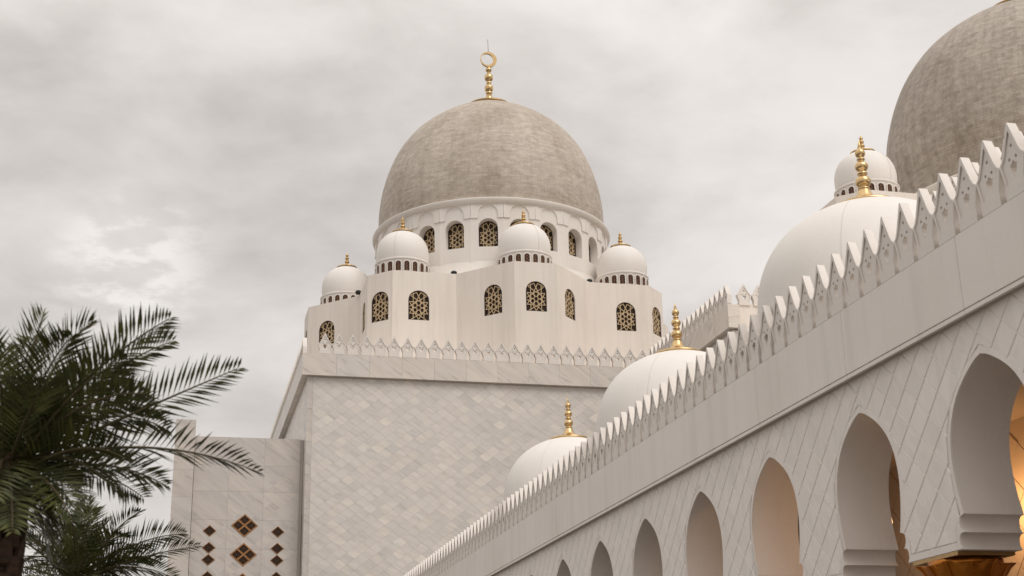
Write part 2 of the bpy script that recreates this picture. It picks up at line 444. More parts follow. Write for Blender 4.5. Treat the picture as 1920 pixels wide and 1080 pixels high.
# profile of the small white domes (radius 1 -> scaled), springing at z=0
ONION = [(.945, 0), (.98, .13), (.998, .28), (1.0, .42), (.982, .58), (.937, .74), (.865, .89), (.765, 1.025), (.64, 1.135), (.49, 1.225), (.33, 1.285), (.16, 1.325), (.0, 1.34)]
def smooth_prof(pr, sub=3):
    out = []
    for i in range(len(pr) - 1):
        p0, p1, p2, p3 = pr[max(i - 1, 0)], pr[i], pr[i + 1], pr[min(i + 2, len(pr) - 1)]
        for k in range(sub):
            t = k / sub
            out.append(tuple(.5 * (2 * p1[d] + (p2[d] - p0[d]) * t + (2 * p0[d] - 5 * p1[d] + 4 * p2[d] - p3[d]) * t * t + (3 * p1[d] - p0[d] - 3 * p2[d] + p3[d]) * t ** 3) for d in (0, 1)))
    out.append(pr[-1])
    return [(max(r, 0.002), z) for r, z in out]

mini_frame = plate(arched(.46, .80), [arched(.36, .70, z=.02)], .09, 'window_frame'); mini_frame.materials.append(M['white'])
mini_pane = plate(arched(.37, .71), [], .03, 'pane'); mini_pane.materials.append(M['pane'])
mb_ = MB()
for a, b in [((0, .02), (0, .68)), ((-.17, .2), (.17, .5)), ((.17, .2), (-.17, .5)), ((-.1, .04), (.1, .2)), ((.1, .04), (-.1, .2)), ((-.1, .62), (.1, .5)), ((.1, .62), (-.1, .5))]:
    mb_.bar((a[0], -.002 * len(mb_.f) / 6, a[1]), (b[0], -.002 * len(mb_.f) / 6, b[1]), .026, .02, (0, 1, 0))
mini_lat = mb_.mesh('lattice', Mat('rust_brown_lattice').out((.20, .09, .05), .5))
def multi(parts, name):
    bm = bmesh.new(); mats = []
    for k, (me, mtx) in enumerate(parts):
        t = me.copy(); t.transform(mtx); n0 = len(bm.faces); bm.from_mesh(t); bm.faces.ensure_lookup_table()
        for f in bm.faces[n0:]: f.material_index = k
        mats.append(me.materials[0]); bpy.data.meshes.remove(t)
    out = bpy.data.meshes.new(name)
    for m in mats: out.materials.append(m)
    bm.to_mesh(out); bm.free()
    return out
mini_win = multi([(mini_frame, T((0, -.04, 0))), (mini_pane, T((0, .02, .01))), (mini_lat, T((0, -.005, .01)))], 'small_window')
sd_dome = MB(); sd_dome.lathe([(r * 1.80, z * 1.82) for r, z in smooth_prof(ONION)], 56); SD_DOME = sd_dome.mesh('white_dome', M['domewhite'])
SEAM = Mat('hairline_seam').out((.60, .56, .52), .8)
def seam_mesh(r, h, az, lo, hi, w):
    pr = smooth_prof(ONION); mb = MB()
    pts = [(a * r + w * .3, b * h) for a, b in pr if lo <= b <= hi]
    mb.tube([(x * math.sin(az), -x * math.cos(az), z) for x, z in pts], w, 5); return mb.mesh('seam', SEAM)
SD_SEAM = seam_mesh(1.80, 1.82, .33, 0, 1.16, .011)
t = MB(); t.lathe([(1.80, -2.2), (1.80, -.30), (1.83, -.26), (1.83, -.16), (1.88, -.13), (1.90, -.05), (1.86, .0), (1.74, .04)], 56); SD_DRUM = t.mesh('small_drum', M['white'])
t = MB()
for k in range(40):
    a0, a1 = 2 * PI * k / 40, 2 * PI * (k + 1) / 40
t.lathe([(1.845, -.155), (1.875, -.145), (1.845, -.132)], 56); SD_TRIM = t.mesh('moulding', M['white'])
t = MB(); t.lathe(finial_profile(1.22, .98), 20); SD_FIN = t.mesh('finial', M['gold'])
def small_dome(parent, loc, rot=0):
    root = put('corner_dome', SD_DOME, parent, loc, rot)
    put('small_drum', SD_DRUM, root); put('moulding', SD_TRIM, root)
    put('finial', SD_FIN, root, (0, 0, 2.40)); put('seam', SD_SEAM, root)
    n = 20
    for k in range(n):
        a = 2 * PI * (k + .5) / n
        put('small_window', mini_win, root, (1.83 * math.sin(a), -1.83 * math.cos(a), -1.00), a)
    return root

BIGP = [(8.36, 0), (8.48, .6), (8.53, 1.2), (8.50, 2.0), (8.38, 3.0), (8.18, 4.0), (7.71, 5.5), (6.99, 7.0), (5.82, 8.5), (4.30, 9.7), (2.75, 10.6), (1.45, 11.2), (.8, 11.45)]
def big_dome(parent, c, k, low=0.0, mat=None):
    """stone dome standing on its drum rim; returns z of the crown"""
    pr = smooth_prof(BIGP, 4)
    if low: pr = [(8.15, -low)] + pr
    d = MB(); d.lathe([(r * k, z * k * .987) for r, z in pr], 128, (0, 0, 0), R=8.6 * k, cap=True)
    o = d.build('stone_dome', mat or M['dome'], parent, c)
    cl = MB(); cl.lathe([(r * k, z * k) for r, z in [(1.62, 10.90), (1.80, 10.98), (1.84, 11.08), (1.74, 11.18), (1.3, 11.36), (.8, 11.50), (.40, 11.6), (.30, 11.75), (.1, 11.75)]], 40)
    cl.build('collar', M['collar'], o)
    f = MB()
    f.lathe([(r * k * .74, 11.6 * k + z * k * .93) for r, z in [(.40, 0), (.42, .1), (.33, .45), (.28, .75), (.36, .8), (.36, .9), (.28, .95), (.30, 1.0), (.44, 1.12), (.46, 1.35), (.44, 1.52), (.26, 1.62), (.18, 1.70), (.28, 1.76), (.28, 1.86), (.18, 1.93),
             (.26, 2.0), (.44, 2.14), (.46, 2.36), (.42, 2.54), (.2, 2.64), (.13, 2.70), (.2, 2.76), (.13, 2.84), (.2, 2.88), (.33, 3.0), (.33, 3.14), (.18, 3.26), (.1, 3.30), (.1, 3.42)]], 24)
    f.build('finial', M['gold'], o)
    cr = MB(); n = 48; R, r2, off = .66 * k, .50 * k, -.115 * k
    zc = 15.36 * k
    A = [(R * math.sin(2 * PI * i / n), R * math.cos(2 * PI * i / n)) for i in range(n)]
    B = [(off + r2 * math.sin(2 * PI * i / n), r2 * math.cos(2 * PI * i / n)) for i in range(n)]
    for i in range(n):
        j = (i + 1) % n
        for y, fl in ((-.08, 0), (.08, 1)):
            q = [(A[i][0], y, zc + A[i][1]), (A[j][0], y, zc + A[j][1]), (B[j][0], y, zc + B[j][1]), (B[i][0], y, zc + B[i][1])]
            cr.poly(q[::-1] if fl else q)
        for P, fl in ((A, 0), (B, 1)):
            q = [(P[i][0], -.08, zc + P[i][1]), (P[i][0], .08, zc + P[i][1]), (P[j][0], .08, zc + P[j][1]), (P[j][0], -.08, zc + P[j][1])]
            cr.poly(q[::-1] if fl else q)
    cr.build('crescent', M['gold'], o)
    w = MB(); w.tube([(0, 0, zc + R), (-.02, 0, zc + R + .6), (-.03, 0, zc + R + 1.15)], .022, 5); w.build('lightning_rod', M['metal'], o)
    return o
def drum(parent, c, k, z0, z1):
    """24-sided window drum from z0 up to the rim z1 (k scales it); each bay is a panel with a deep arched window"""
    H = z1 - z0; Rw = 8.62 * k; wd = 2 * Rw * math.tan(PI / 24)
    lo, hi = 2.95 * k, 5.05 * k                 # window sill and crown above z0
    ow = 1.36 * k
    niche_z = 5.06 * k
    for g in range(24):
        sh = {0: .06, 1: 0, 2: -.06}[g % 3] * k
        op = [(x + sh, z) for x, z in arched(ow, hi - lo, 14, 0, lo)]
        pm = plate([(-wd / 2, 0), (wd / 2, 0), (wd / 2, H), (-wd / 2, H)], [op], .72 * k, 'window_bay')
        a = 2 * PI * (g - 1) / 24
        nar = [(-wd / 2, niche_z), (sh - ow / 2 - .02, niche_z)] + [(sh + (ow / 2 + .02) * -math.cos(PI * q / 14), niche_z + .30 * k + (ow / 2 + .02) * math.sin(PI * q / 14)) for q in range(15)] + [(sh + ow / 2 + .02, niche_z), (wd / 2, niche_z), (wd / 2, H - .02), (-wd / 2, H - .02)]
        pm2 = plate(nar, [], .16 * k)
        me = joined([(pm, T((0, 0, 0))), (pm2, T((0, -.075 * k, 0)))], 'window_bay', M['white'])
        bay = put('window_bay', me, parent, (c[0] + Rw * math.sin(a), c[1] - Rw * math.cos(a), z0), a)
        p_, f_, l_ = WD
        for nm, mm, yy in (('window_frame', f_, .60), ('pane', p_, .69), ('lattice', l_, .63)):
            put(nm, mm, bay, (sh, yy * k, lo + .005), 0, (k * 1.04, k, k))
    r = MB(); r.lathe([(8.62 * k, H - .36 * k), (8.86 * k, H - .34 * k), (8.98 * k, H - .05 * k), (8.98 * k, H + .02 * k), (8.80 * k, H + .10 * k), (8.3 * k, H + .12 * k), (8.1 * k, H + .12 * k)], 128)
    r.build('drum_rim', M['white'], parent, (c[0], c[1], z0))
    b = MB(); b.lathe([(9.6 * k, -.3), (9.5 * k, .25), (8.95 * k, 1.05 * k), (8.70 * k, 1.75 * k), (8.66 * k, 1.9 * k)], 96)
    b.build('drum_skirt', M['white'], parent, (c[0], c[1], z0))
    i = MB(); i.lathe([(7.75 * k, 0), (7.75 * k, H)], 48); i.build('drum_core', M['pane'], parent, (c[0], c[1], z0))

def merlon_row(parent, a, b, sp, zs, depth=1.0, first=None):
    """merlons from a to b (front bottom line) facing the side to the right of a->b"""
    a, b = Vector(a), Vector(b); d = (b - a); L = d.length; d.normalize()
    n = int(L / sp); rot = math.atan2(d.y, d.x)
    o0 = (L - n * sp) / 2 if first is None else first
    for k in range(n):
        p = a + d * (o0 + sp * (k + .5) if first is None else o0 + sp * k)
        if (p - a).length > L: break
        put('merlon', MERLON, parent, p, rot, (sp / .67, 1.55 * depth, zs))
    rail = MB()
    return n

# ------------------------------------------------------------------ tile fields
def tile_mesh(poly_list, to3, nrm, h, inv):
    mb = MB()
    for p in poly_list:
        mb.prism([to3(*q) for q in p], [c * h for c in nrm])
    return mb

def diamond_field(parent, x0, x1, z0, z1, to3, nrm, tw, th, mat, limit=300, vis=None, gap=.008):
    """diamond tiles; the `limit` most visible become parts, the others one stuff part"""
    cells = []
    nx = int((x1 - x0) / tw) + 3; nz = int((z1 - z0) / (th / 2)) + 3
    for j in range(-1, nz):
        for i in range(-1, nx):
            cx = x0 + i * tw + (tw / 2 if j % 2 else 0); cz = z0 + j * th / 2
            a, b = tw / 2 - gap, th / 2 - gap * .7
            p = [(cx - a, cz), (cx, cz - b), (cx + a, cz), (cx, cz + b)]
            for e in (((x0, 0), (x0, 1), False), ((x1, 0), (x1, 1), True), ((0, z0), (1, z0), True), ((0, z1), (1, z1), False)):
                p = clip_half(p, *e)
                if len(p) < 3: break
            if len(p) > 2 and area(p) > .01: cells.append((cx, cz, p))
    cells.sort(key=lambda c: (0 if (vis is None or vis(c[0], c[1])) else 1, 0))
    rest = MB()
    for n, (cx, cz, p) in enumerate(cells):
        h = random.uniform(.004, .014)
        if n < limit:
            o = Vector(to3(cx, cz)); mb = MB()
            mb.prism([Vector(to3(*q)) - o for q in p], [c * h for c in nrm])
            mb.build('tile', mat, parent, o)
        else:
            rest.prism([to3(*q) for q in p], [c * h for c in nrm])
    if rest.f:
        r = rest.build('tile', mat, parent); r['kind'] = 'stuff'

# ================================================================== HALL A (grey dome in the middle)
hall = thing('domed_hall', 'marble hall with grey stone dome, gold crescent and ring of small white domes', 'mosque', (22.04, 80, 0))
HX, HY = 22.04, 95.2
class Off:      # children are given in world coordinates; convert to the thing's frame
    pass
def under(o, parent):
    o.location = Vector(o.location) - parent.location
_orig_put = put
def put(name, me, parent=None, loc=None, rotz=0, scale=None):
    l = Vector(loc) if loc is not None else Vector((0, 0, 0))
    if parent is not None and parent.type == 'EMPTY': l = l - Vector(parent.location)
    return _orig_put(name, me, parent, l, rotz, scale)

b = MB()
b.box(7.30, 80.33, 0, 36.8, 110, 24.3)
b.build('wall', M['joint'], hall)
p_ = MB(); nseg = 12
for k in range(nseg):       # the corner strip is a column of long stones
    z1 = 23.165 - k * 2.0; z0 = max(z1 - 1.99, 0)
    s = MB(); s.box(7.285, 80.29, z0, 7.61, 80.6, z1); s.build('quoin', M['annex'], hall)
    if z0 == 0: break
diamond_field(hall, 7.625, 29.0, 8.0, 23.12, lambda x, z: (x, 80.33, z), (0, -1, 0), .885, .66, M['tile'], 300,
              vis=lambda x, z: (z - 1.6) > 0 and z > 1.6 + max(0, (x * 0 + 80.33 * .1)) and (z > 9 + (x - 11.5) * .80) and x < 26)
diamond_field(hall, 80.65, 108, 15.0, 23.12, lambda y, z: (7.30, y, z), (-1, 0, 0), .885, .66, M['tile'], 0)
zc0, zc1 = 23.173, 24.52
xs = 6.93; k = 0
while xs < 37.1:
    w = 2.0 if k else 2.06
    s = MB(); s.box(xs + (0 if k == 0 else .004), 80.0, zc0, min(xs + w, 37.1) - .004, 80.9, zc1); s.build('cornice_slab', M['slab'], hall); xs += w; k += 1
ys = 80.905
while ys < 110:
    s = MB(); s.box(6.93, ys + .005, zc0, 7.8, ys + 1.99, zc1); s.build('cornice_slab', M['slabw'], hall); ys += 2.0
s = MB(); s.box(7.81, 80.91, 24.0, 37, 110, 24.35); s.build('roof', M['white'], hall)
merlon_row(hall, (7.56, 80.06, zc1 + .03), (36.9, 80.06, zc1 + .03), .8465, 1.055)
merlon_row(hall, (7.02, 110, zc1 + .03), (7.02, 80.5, zc1 + .03), .8465, 1.055)

# eight pointed window storey
BZ0, BZ1 = 24.36, 31.86
tt, bb, aa, rr = 13.6, 1.45, 10.4, 8.95
quarter = [(-bb, -tt), (bb, -tt), (bb + tt - aa, -aa), (rr, -aa), (aa, -rr), (aa, -bb - tt + aa)]
star = []
for q in range(4):
    ca, sa = [(1, 0), (0, 1), (-1, 0), (0, -1)][q]
    star += [(x * ca - y * sa, x * sa + y * ca) for x, y in quarter]
ns = len(star)
for i in range(ns):
    x0, y0 = star[i]; x1, y1 = star[(i + 1) % ns]
    L = math.hypot(x1 - x0, y1 - y0); rot = math.atan2(y1 - y0, x1 - x0); H = BZ1 - BZ0
    kind = i % 6
    # window on every face; on the long side faces it sits towards the outer corner
    wx = L / 2
    if kind == 1: wx = L * .37
    elif kind == 5: wx = L * .63
    elif kind == 2: wx = L * .59
    elif kind == 4: wx = L * .41
    hole = arched(1.40, 2.06, 14, wx, 4.13)
    pm = plate([(0.0, 0), (L, 0), (L, H), (0, H)], [hole], .22, 'storey_wall'); pm.materials.append(M['tier'])
    w = put('storey_wall', pm, hall, (HX + x0, HY + y0, BZ0), rot)
    pn, fr, la = WT
    wf = put('window', fr, hall, (HX + x0 + math.cos(rot) * wx + math.sin(rot) * -.06, HY + y0 + math.sin(rot) * wx + math.cos(rot) * .06, BZ0 + 4.135), rot)
    put('pane', pn, wf, (0, .09, 0)); put('lattice', la, wf, (0, .02, .01))
rf = MB(); rf.prism([(HX + x * .985, HY + y * .985, BZ1 - .25) for x, y in star], (0, 0, .1)); rf.build('storey_roof', M['white'], hall)
DX, DY = 22.12, 94.5
drum(hall, (DX, DY), 1.0, 31.55, 38.02)
big_dome(hall, (DX, DY, 38.14), 1.0)
for k in range(8):
    a = k * PI / 4; R = 10.75 if k % 2 == 0 else 11.15
    small_dome(hall, (HX + R * math.sin(a), HY - R * math.cos(a), 33.12), a)

# black floodlights on the roof edge of the storey
def floodlight(x, y, z, label):
    r = thing('floodlight', label, 'floodlight', (x, y, z), 'floodlights on the roof edge')
    m = MB(); m.lathe([(.09, .04), (.19, .07), (.22, .14), (.20, .22), (.12, .28), (.03, .30)], 14); m.build('housing', M['black'], r, Vector(r.location))
    m = MB(); m.box(-.14, -.07, -.02, .14, .07, .05); m.build('bracket', M['black'], r, Vector(r.location))
floodlight(HX - 4.75, HY - 10.1, BZ1 + .02, 'black floodlight on the roof edge between the two middle small white domes')
floodlight(HX + 4.75, HY - 10.1, BZ1 + .02, 'black floodlight on the roof edge just left of the rightmost small white dome')
floodlight(HX - 10.5, HY - 4.9, BZ1 + .02, 'black floodlight on the roof edge beside the leftmost small white dome')

# ================================================================== BLOCK B behind the arcade domes
wing = thing('marble_wing', 'crenellated marble wing seen between the middle and the nearest arcade dome', 'building', (28.9, 66.7, 0))
m = MB(); m.box(29.25, 67.1, 0, 42, 96, 24.3); m.build('wall', M['joint'], wing)
m = MB(); m.box(29.15, 66.9, 0, 29.6, 67.4, 23.16); m.build('quoin', M['annex'], wing)
diamond_field(wing, 67.5, 80.0, 19.0, 23.1, lambda y, z: (29.25, y, z), (-1, 0, 0), .885, .66, M['tile'], 0)
m = MB(); m.box(29.61, 66.85, 0, 42, 67.09, 24.72); m.build('front_wall', M['tier'], wing)
ys = 66.7
while ys < 95:
    s = MB(); s.box(28.9, ys + .005, 23.27, 29.6, ys + 1.99, 24.60); s.build('cornice_slab', M['slabw'] if ys > 66.8 else M['slabw'], wing); ys += 2.0
merlon_row(wing, (28.97, 80, 24.62), (28.97, 66.75, 24.62), .735, 1.0)
merlon_row(wing, (29.35, 66.78, 24.62), (41, 66.78, 24.62), .867, 1.0)

# ================================================================== C: the largest dome at the right edge
great = thing('great_domed_hall', 'hall under the largest grey stone dome, cut off by the right edge', 'mosque', (53.8, 71.5, 0))
m = MB(); m.box(29.25, 28, 0, 80, 66.3, 21.3); m.build('lower_block', M['tier'], great)
m = MB(); m.box(42.2, 60, 21.31, 66, 84, 26.8); m.build('upper_block', M['tier'], great)
m = MB(); m.box(28.9, 28, 20.1, 29.6, 66.2, 21.36); m.build('cornice', M['slabw'], great)
merlon_row(great, (28.97, 66, 21.38), (28.97, 30, 21.38), .72, 1.0)
DK = 1.155
drum(great, (53.8, 71.5), DK, 26.9, 26.9 + 5.95 * DK)
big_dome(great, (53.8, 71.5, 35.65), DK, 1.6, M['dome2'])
m = MB(); q = 2.9; cc = 1.35
ring = [(-q + cc, -q), (q, -q), (q, q), (-q, q), (-q, -q + cc)]
m.prism([(38.5 + x, 67.3 + y, 20) for x, y in ring], (0, 0, 11.1)); m.build('turret', M['tier'], great)
small_dome(great, (38.5, 67.3, 32.35), .1)

# ================================================================== ANNEX with the diamond windows
annex = thing('marble_annex', 'low grey marble annex with ochre diamond windows beside the palms', 'building', (.92, 81.5, 0))
m = MB(); m.box(.93, 81.56, 0, 7.27, 92, 19.52); m.build('wall', M['joint'], annex)
m = MB(); m.box(-.25, 81.2, 0, .90, 83, 8.0); m.build('pier_base', M['annex'], annex)
zt = 20.44
for k in range(8):
    z0 = zt - (1.62 if k else 1.35)
    s = MB(); s.box(-.255, 81.15, z0 + .006, .905, 83.2, zt); s.build('pier_slab', M['annex'], annex); zt = z0
BIGD = [(3.98, 14.31, .78, .68), (3.98, 12.63, .78, .68), (3.98, 10.9, .78, .68)]
SMD = [(x, z, .39, .335) for x in (1.995, 5.91) for z in (13.97, 13.0, 12.31, 11.34, 10.65)]
def sub_d(poly, d):
    cx, cz, a, b_ = d
    return subtract([poly], [(cx - a, cz), (cx, cz - b_), (cx + a, cz), (cx, cz + b_)])
rows = [19.54, 17.85, 16.3, 14.62, 12.95, 11.27, 9.6, 7.9]; cols = [.93, 2.95, 5.0, 7.09]
for j in range(len(rows) - 1):
    for i in range(3):
        pl = [[(cols[i] + .003, rows[j + 1] + .003), (cols[i + 1] - .003, rows[j + 1] + .003), (cols[i + 1] - .003, rows[j] - .003), (cols[i] + .003, rows[j] - .003)]]
        for d in BIGD + SMD:
            nx_ = []
            for q_ in pl: nx_ += sub_d(q_, d)
            pl = nx_
        mb = MB(); o = Vector(((cols[i] + cols[i + 1]) / 2, 81.5, rows[j]))
        for q_ in pl: mb.prism([Vector((x, 81.5, z)) - o for x, z in q_], (0, .055, 0))
        mb.build('wall_slab', M['annex'], annex, o)
s = MB(); s.box(7.10, 81.62, 0, 7.26, 81.9, 19.5); s.build('side_strip', M['annex'], annex)
def grille(a, b_, cells):
    """diamond grille with petal openings; local x-z"""
    f = plate([(-a, 0), (0, -b_), (a, 0), (0, b_)], [[(-a * .86, 0), (0, -b_ * .86), (a * .86, 0), (0, b_ * .86)]], .07); f.materials.append(M['wood'])
    pn = plate([(-a, 0), (0, -b_), (a, 0), (0, b_)], [], .02); pn.materials.append(M['pane'])
    mb = MB(); t_ = .075
    cs = [(0, 0, 1.0)] if cells == 1 else [(0, .5, .5), (0, -.5, .5), (.5, 0, .5), (-.5, 0, .5)]
    n_ = 0
    for cx, cz, sc in cs:
        for px, pz in ((.43, 0), (-.43, 0), (0, .43), (0, -.43)):
            ex, ez = (.24, .17) if pz == 0 else (.20, .21)
            pts = [((cx + (px + ex * math.cos(2 * PI * q / 14)) * sc) * a, (cz + (pz + ez * math.sin(2 * PI * q / 14)) * sc) * b_) for q in range(14)]
            for u, v_ in zip(pts, pts[1:] + pts[:1]):
                n_ += 1; mb.bar((u[0], -.0006 * (n_ % 7), u[1]), (v_[0], -.0006 * (n_ % 7), v_[1]), .018, .03, (0, 1, 0))
        mb.prism([((cx - .10 * sc) * a, -.006, cz * b_), (cx * a, -.006, (cz - .12 * sc) * b_), ((cx + .10 * sc) * a, -.006, cz * b_), (cx * a, -.006, (cz + .12 * sc) * b_)], (0, .03, 0))
    if cells == 4:
        x1 = MB(); x1.bar((-a * .47, -.01, -b_ * .47), (a * .47, -.01, b_ * .47), .10, .05, (0, 1, 0)); x1.bar((-a * .47, -.013, b_ * .47), (a * .47, -.013, -b_ * .47), .10, .05, (0, 1, 0))
        f = joined([(f, Matrix()), (x1.mesh('x', M['wood']), Matrix())], 'diamond_window', M['wood'])
    return f, pn, mb.mesh('grille', M['wood2'])
GB, GS = grille(.78, .68, 4), grille(.39, .335, 1)
for dd, gg in ((BIGD, GB), (SMD, GS)):
    for cx, cz, a, b_ in dd:
        w = put('diamond_window', gg[0], annex, (cx, 81.475, cz)); put('pane', gg[1], w, (0, .06, 0)); put('grille', gg[2], w, (0, .02, 0))

# ================================================================== ARCADE
arc = thing('arcade', 'long white arcade with pointed arches and a row of merlons running along the right side', 'arcade', (12.5, 18.85, 0))
SPC, Y0 = 4.16, 18.85
XW, XB, XP = 12.5, 13.58, 12.3
ZT = 8.175
HALF = [(0, 7.50), (.12, 7.468), (.24, 7.415), (.44, 7.30), (.66, 7.145), (.86, 6.95), (1.01, 6.73), (1.12, 6.48), (1.178, 6.20), (1.19, 5.98), (1.17, 5.72), (1.12, 5.42), (1.03, 5.09)]
HALF = smooth_prof([(max(r, 0), z) for r, z in HALF], 2); HALF[0] = (0, 7.50)
COVE1 = [(1.03, 5.088), (1.12, 5.078), (1.17, 5.035), (1.19, 4.96), (1.18, 4.89), (1.14, 4.825), (1.085, 4.80)]
COVE2 = [(1.085, 4.798), (1.18, 4.788), (1.235, 4.745), (1.25, 4.67), (1.24, 4.60), (1.195, 4.535)]
ARCH0, ARCH1 = -2, 13
def pier(k):
    """solid between arch k and arch k+1, drawn about the pier's own centre line"""
    c = SPC / 2; mb = MB()
    runs = []
    for sgn in (1, -1):        # +1: jamb of the nearer arch (k), -1: of the farther arch (k+1)
        rs = []
        for run in (HALF, COVE1, COVE2):
            rs.append([((-c + w) if sgn == 1 else (c - w), z) for w, z in run])
        runs.append(rs)
    left = sum(runs[0], []); rgt = sum(runs[1], [])
    out = [(-c, ZT + .1)] + left + rgt[::-1] + [(c, ZT + .1)]
    for X in (XW, XB):
        mb.poly([(X - XW, y, z) for y, z in out])
    for rs in runs:
        for run in rs:
            a = mb.vs([(0, y, z) for y, z in run]); b2 = mb.vs([(XB - XW, y, z) for y, z in run])
            for i in range(len(run) - 1): mb.face((a + i, a + i + 1, b2 + i + 1, b2 + i), True)
    (ya, za), (yb, zb) = left[-1], rgt[-1]
    mb.poly([(0, ya, za), (0, yb, zb), (XB - XW, yb, zb), (XB - XW, ya, za)])
    for run1, run2 in ((runs[0][0], runs[0][1]), (runs[0][1], runs[0][2]), (runs[1][0], runs[1][1]), (runs[1][1], runs[1][2])):
        p, q = run1[-1], run2[0]
        mb.poly([(0, *p), (XB - XW, *p), (XB - XW, *q), (0, *q)])
    me = mb.mesh('arch_pier', M['arcade'])
    return me
PIER = pier(0)
for k in range(ARCH0, ARCH1):
    put('arch_pier', PIER, arc, (XW, Y0 + SPC * (k + .5), 0))
# smooth border round each arch, and along each pier foot
def border():
    mb = MB(); d = .125
    def off(run):
        res = []
        for i, (w, z) in enumerate(run):
            w0, z0 = run[max(i - 1, 0)]; w1, z1 = run[min(i + 1, len(run) - 1)]
            tx, tz = w1 - w0, z1 - z0; L = math.hypot(tx, tz); nx_, nz_ = -tz / L, tx / L
            if i == 0: res.append((0, z + d * 1.35))
            else: res.append((w + nx_ * d, z + nz_ * d))
        return res
    inn = [(w + .006, z + .004) for w, z in HALF]; inn[0] = (0, HALF[0][1] + .006); outr = off(HALF)
    for s in (1, -1):
        for i in range(len(inn) - 1):
            a, b2, c2, d2 = inn[i], inn[i + 1], outr[i + 1], outr[i]
            top = .022
            q = [(-top, s * a[0], a[1]), (-top, s * b2[0], b2[1]), (-top + .008, s * c2[0], c2[1]), (-top + .008, s * d2[0], d2[1])]
            mb.poly(q)
            mb.poly([(-top + .008, s * d2[0], d2[1]), (-top + .008, s * c2[0], c2[1]), (.001, s * (c2[0] + .012), c2[1]), (.001, s * (d2[0] + .012), d2[1] + .005)])
            mb.poly([(-top, s * a[0], a[1]), (-top, s * b2[0], b2[1]), (.001, s * b2[0], b2[1]), (.001, s * a[0], a[1])])
        foot = [(1.045, 5.085), (1.16, 5.085), (1.33, 4.90), (1.33, 4.545), (1.205, 4.545), (1.25, 4.61), (1.26, 4.68), (1.24, 4.755), (1.19, 4.795), (1.10, 4.80), (1.15, 4.83), (1.19, 4.89), (1.20, 4.96), (1.18, 5.04), (1.13, 5.082)]
        mb.prism([(-.022, s * w, z) for w, z in foot], (.023, 0, 0))
    return mb.mesh('arch_border', M['arcade'])
BORDER = border()
for k in range(ARCH0, ARCH1 + 1): put('arch_border', BORDER, arc, (XW, Y0 + SPC * k, 0))
FOOT = MB(); FOOT.box(-.022, -.745, 4.545, .001, .745, 4.665); FOOT = FOOT.mesh('pier_foot', M['arcade'])
for k in range(ARCH0, ARCH1): put('pier_foot', FOOT, arc, (XW, Y0 + SPC * (k + .5), 0))

# lozenge tiles between the arches
TW, TH, HT = SPC / 6, .652, .020
hullp = [(w + .125 * (1 if i else 0), z + (.16 if i == 0 else .06 if i < 4 else .03)) for i, (w, z) in enumerate(HALF) if i % 3 == 0 and z > 5.2]
hull_l = [(-w, z) for w, z in hullp[1:]]
HULL = [(0, HALF[0][1] + .17)] + hull_l + [(-1.17, 5.05), (1.17, 5.05)] + [(w, z) for w, z in hullp[1:]][::-1]      # ccw
RECT = [(-1.34, 4.0), (1.34, 4.0), (1.34, 4.91), (-1.34, 4.91)]
TRI1 = [(-1.34, 4.90), (1.34, 4.90), (1.15, 5.10), (-1.15, 5.10)]
def lozenges(y_lo, y_hi):
    res = []
    z_nodes = 8.19
    j0 = int((y_lo - Y0) / TW * 2) - 2; j1 = int((y_hi - Y0) / TW * 2) + 2
    for jj in range(j0, j1):
        for ii in range(0, 12):
            if (jj + ii) % 2: continue
            cy = Y0 + jj * TW / 2; cz = z_nodes - ii * TH / 2
            if not (y_lo <= cy < y_hi): continue
            def loz(g): return [(cy - TW / 2 + g, cz), (cy, cz - TH / 2 + g), (cy + TW / 2 - g, cz), (cy, cz + TH / 2 - g)]
            base, topp = loz(.003), loz(.024)
            ka = round((cy - Y0) / SPC)
            def cut(p):
                p = clip_half(p, (0, ZT - .006), (1, ZT - .006), False)
                if len(p) > 2: p = clip_half(p, (0, 4.68), (1, 4.68), True)
                if len(p) < 3: return []
                pl = [p]
                for kk in (ka - 1, ka, ka + 1):
                    c = Y0 + kk * SPC
                    for cx in (HULL, TRI1, RECT): pl = subtract(pl, [(c + y, z) for y, z in cx])
                return pl
            faces = [[(y, z, HT) for y, z in q] for q in cut(topp)]
            if sum(area([(y, z) for y, z, h in q]) for q in faces) < .004: continue
            for e in range(4):
                a, b_, c_, d_ = base[e], base[(e + 1) % 4], topp[(e + 1) % 4], topp[e]
                L = math.hypot(b_[0] - a[0], b_[1] - a[1]); nx_, nz_ = -(b_[1] - a[1]) / L, (b_[0] - a[0]) / L
                dd = abs((d_[0] - a[0]) * nx_ + (d_[1] - a[1]) * nz_)
                for q in cut([a, b_, c_, d_]):
                    faces.append([(y, z, HT * abs((y - a[0]) * nx_ + (z - a[1]) * nz_) / dd) for y, z in q])
            res.append((cy, cz, faces))
    return res
locs = lozenges(15.2, 66)
locs.sort(key=lambda t: t[0])
cache = {}
rest = MB()
for n, (cy, cz, pl) in enumerate(locs):
    if n < 300:
        key = (round(((cy - Y0) / SPC) % 1, 3), round(cz, 3))
        if key not in cache:
            mb = MB()
            for q_ in pl: mb.poly([(-h, y - cy, z - cz) for y, z, h in q_])
            cache[key] = mb.mesh('tile', M['arctile'])
        put('tile', cache[key], arc, (XW, cy, cz))
    else:
        for q_ in pl: rest.poly([(XW - h, y, z) for y, z, h in q_])
r = rest.build('tile', M['arctile'], arc); r['kind'] = 'stuff'

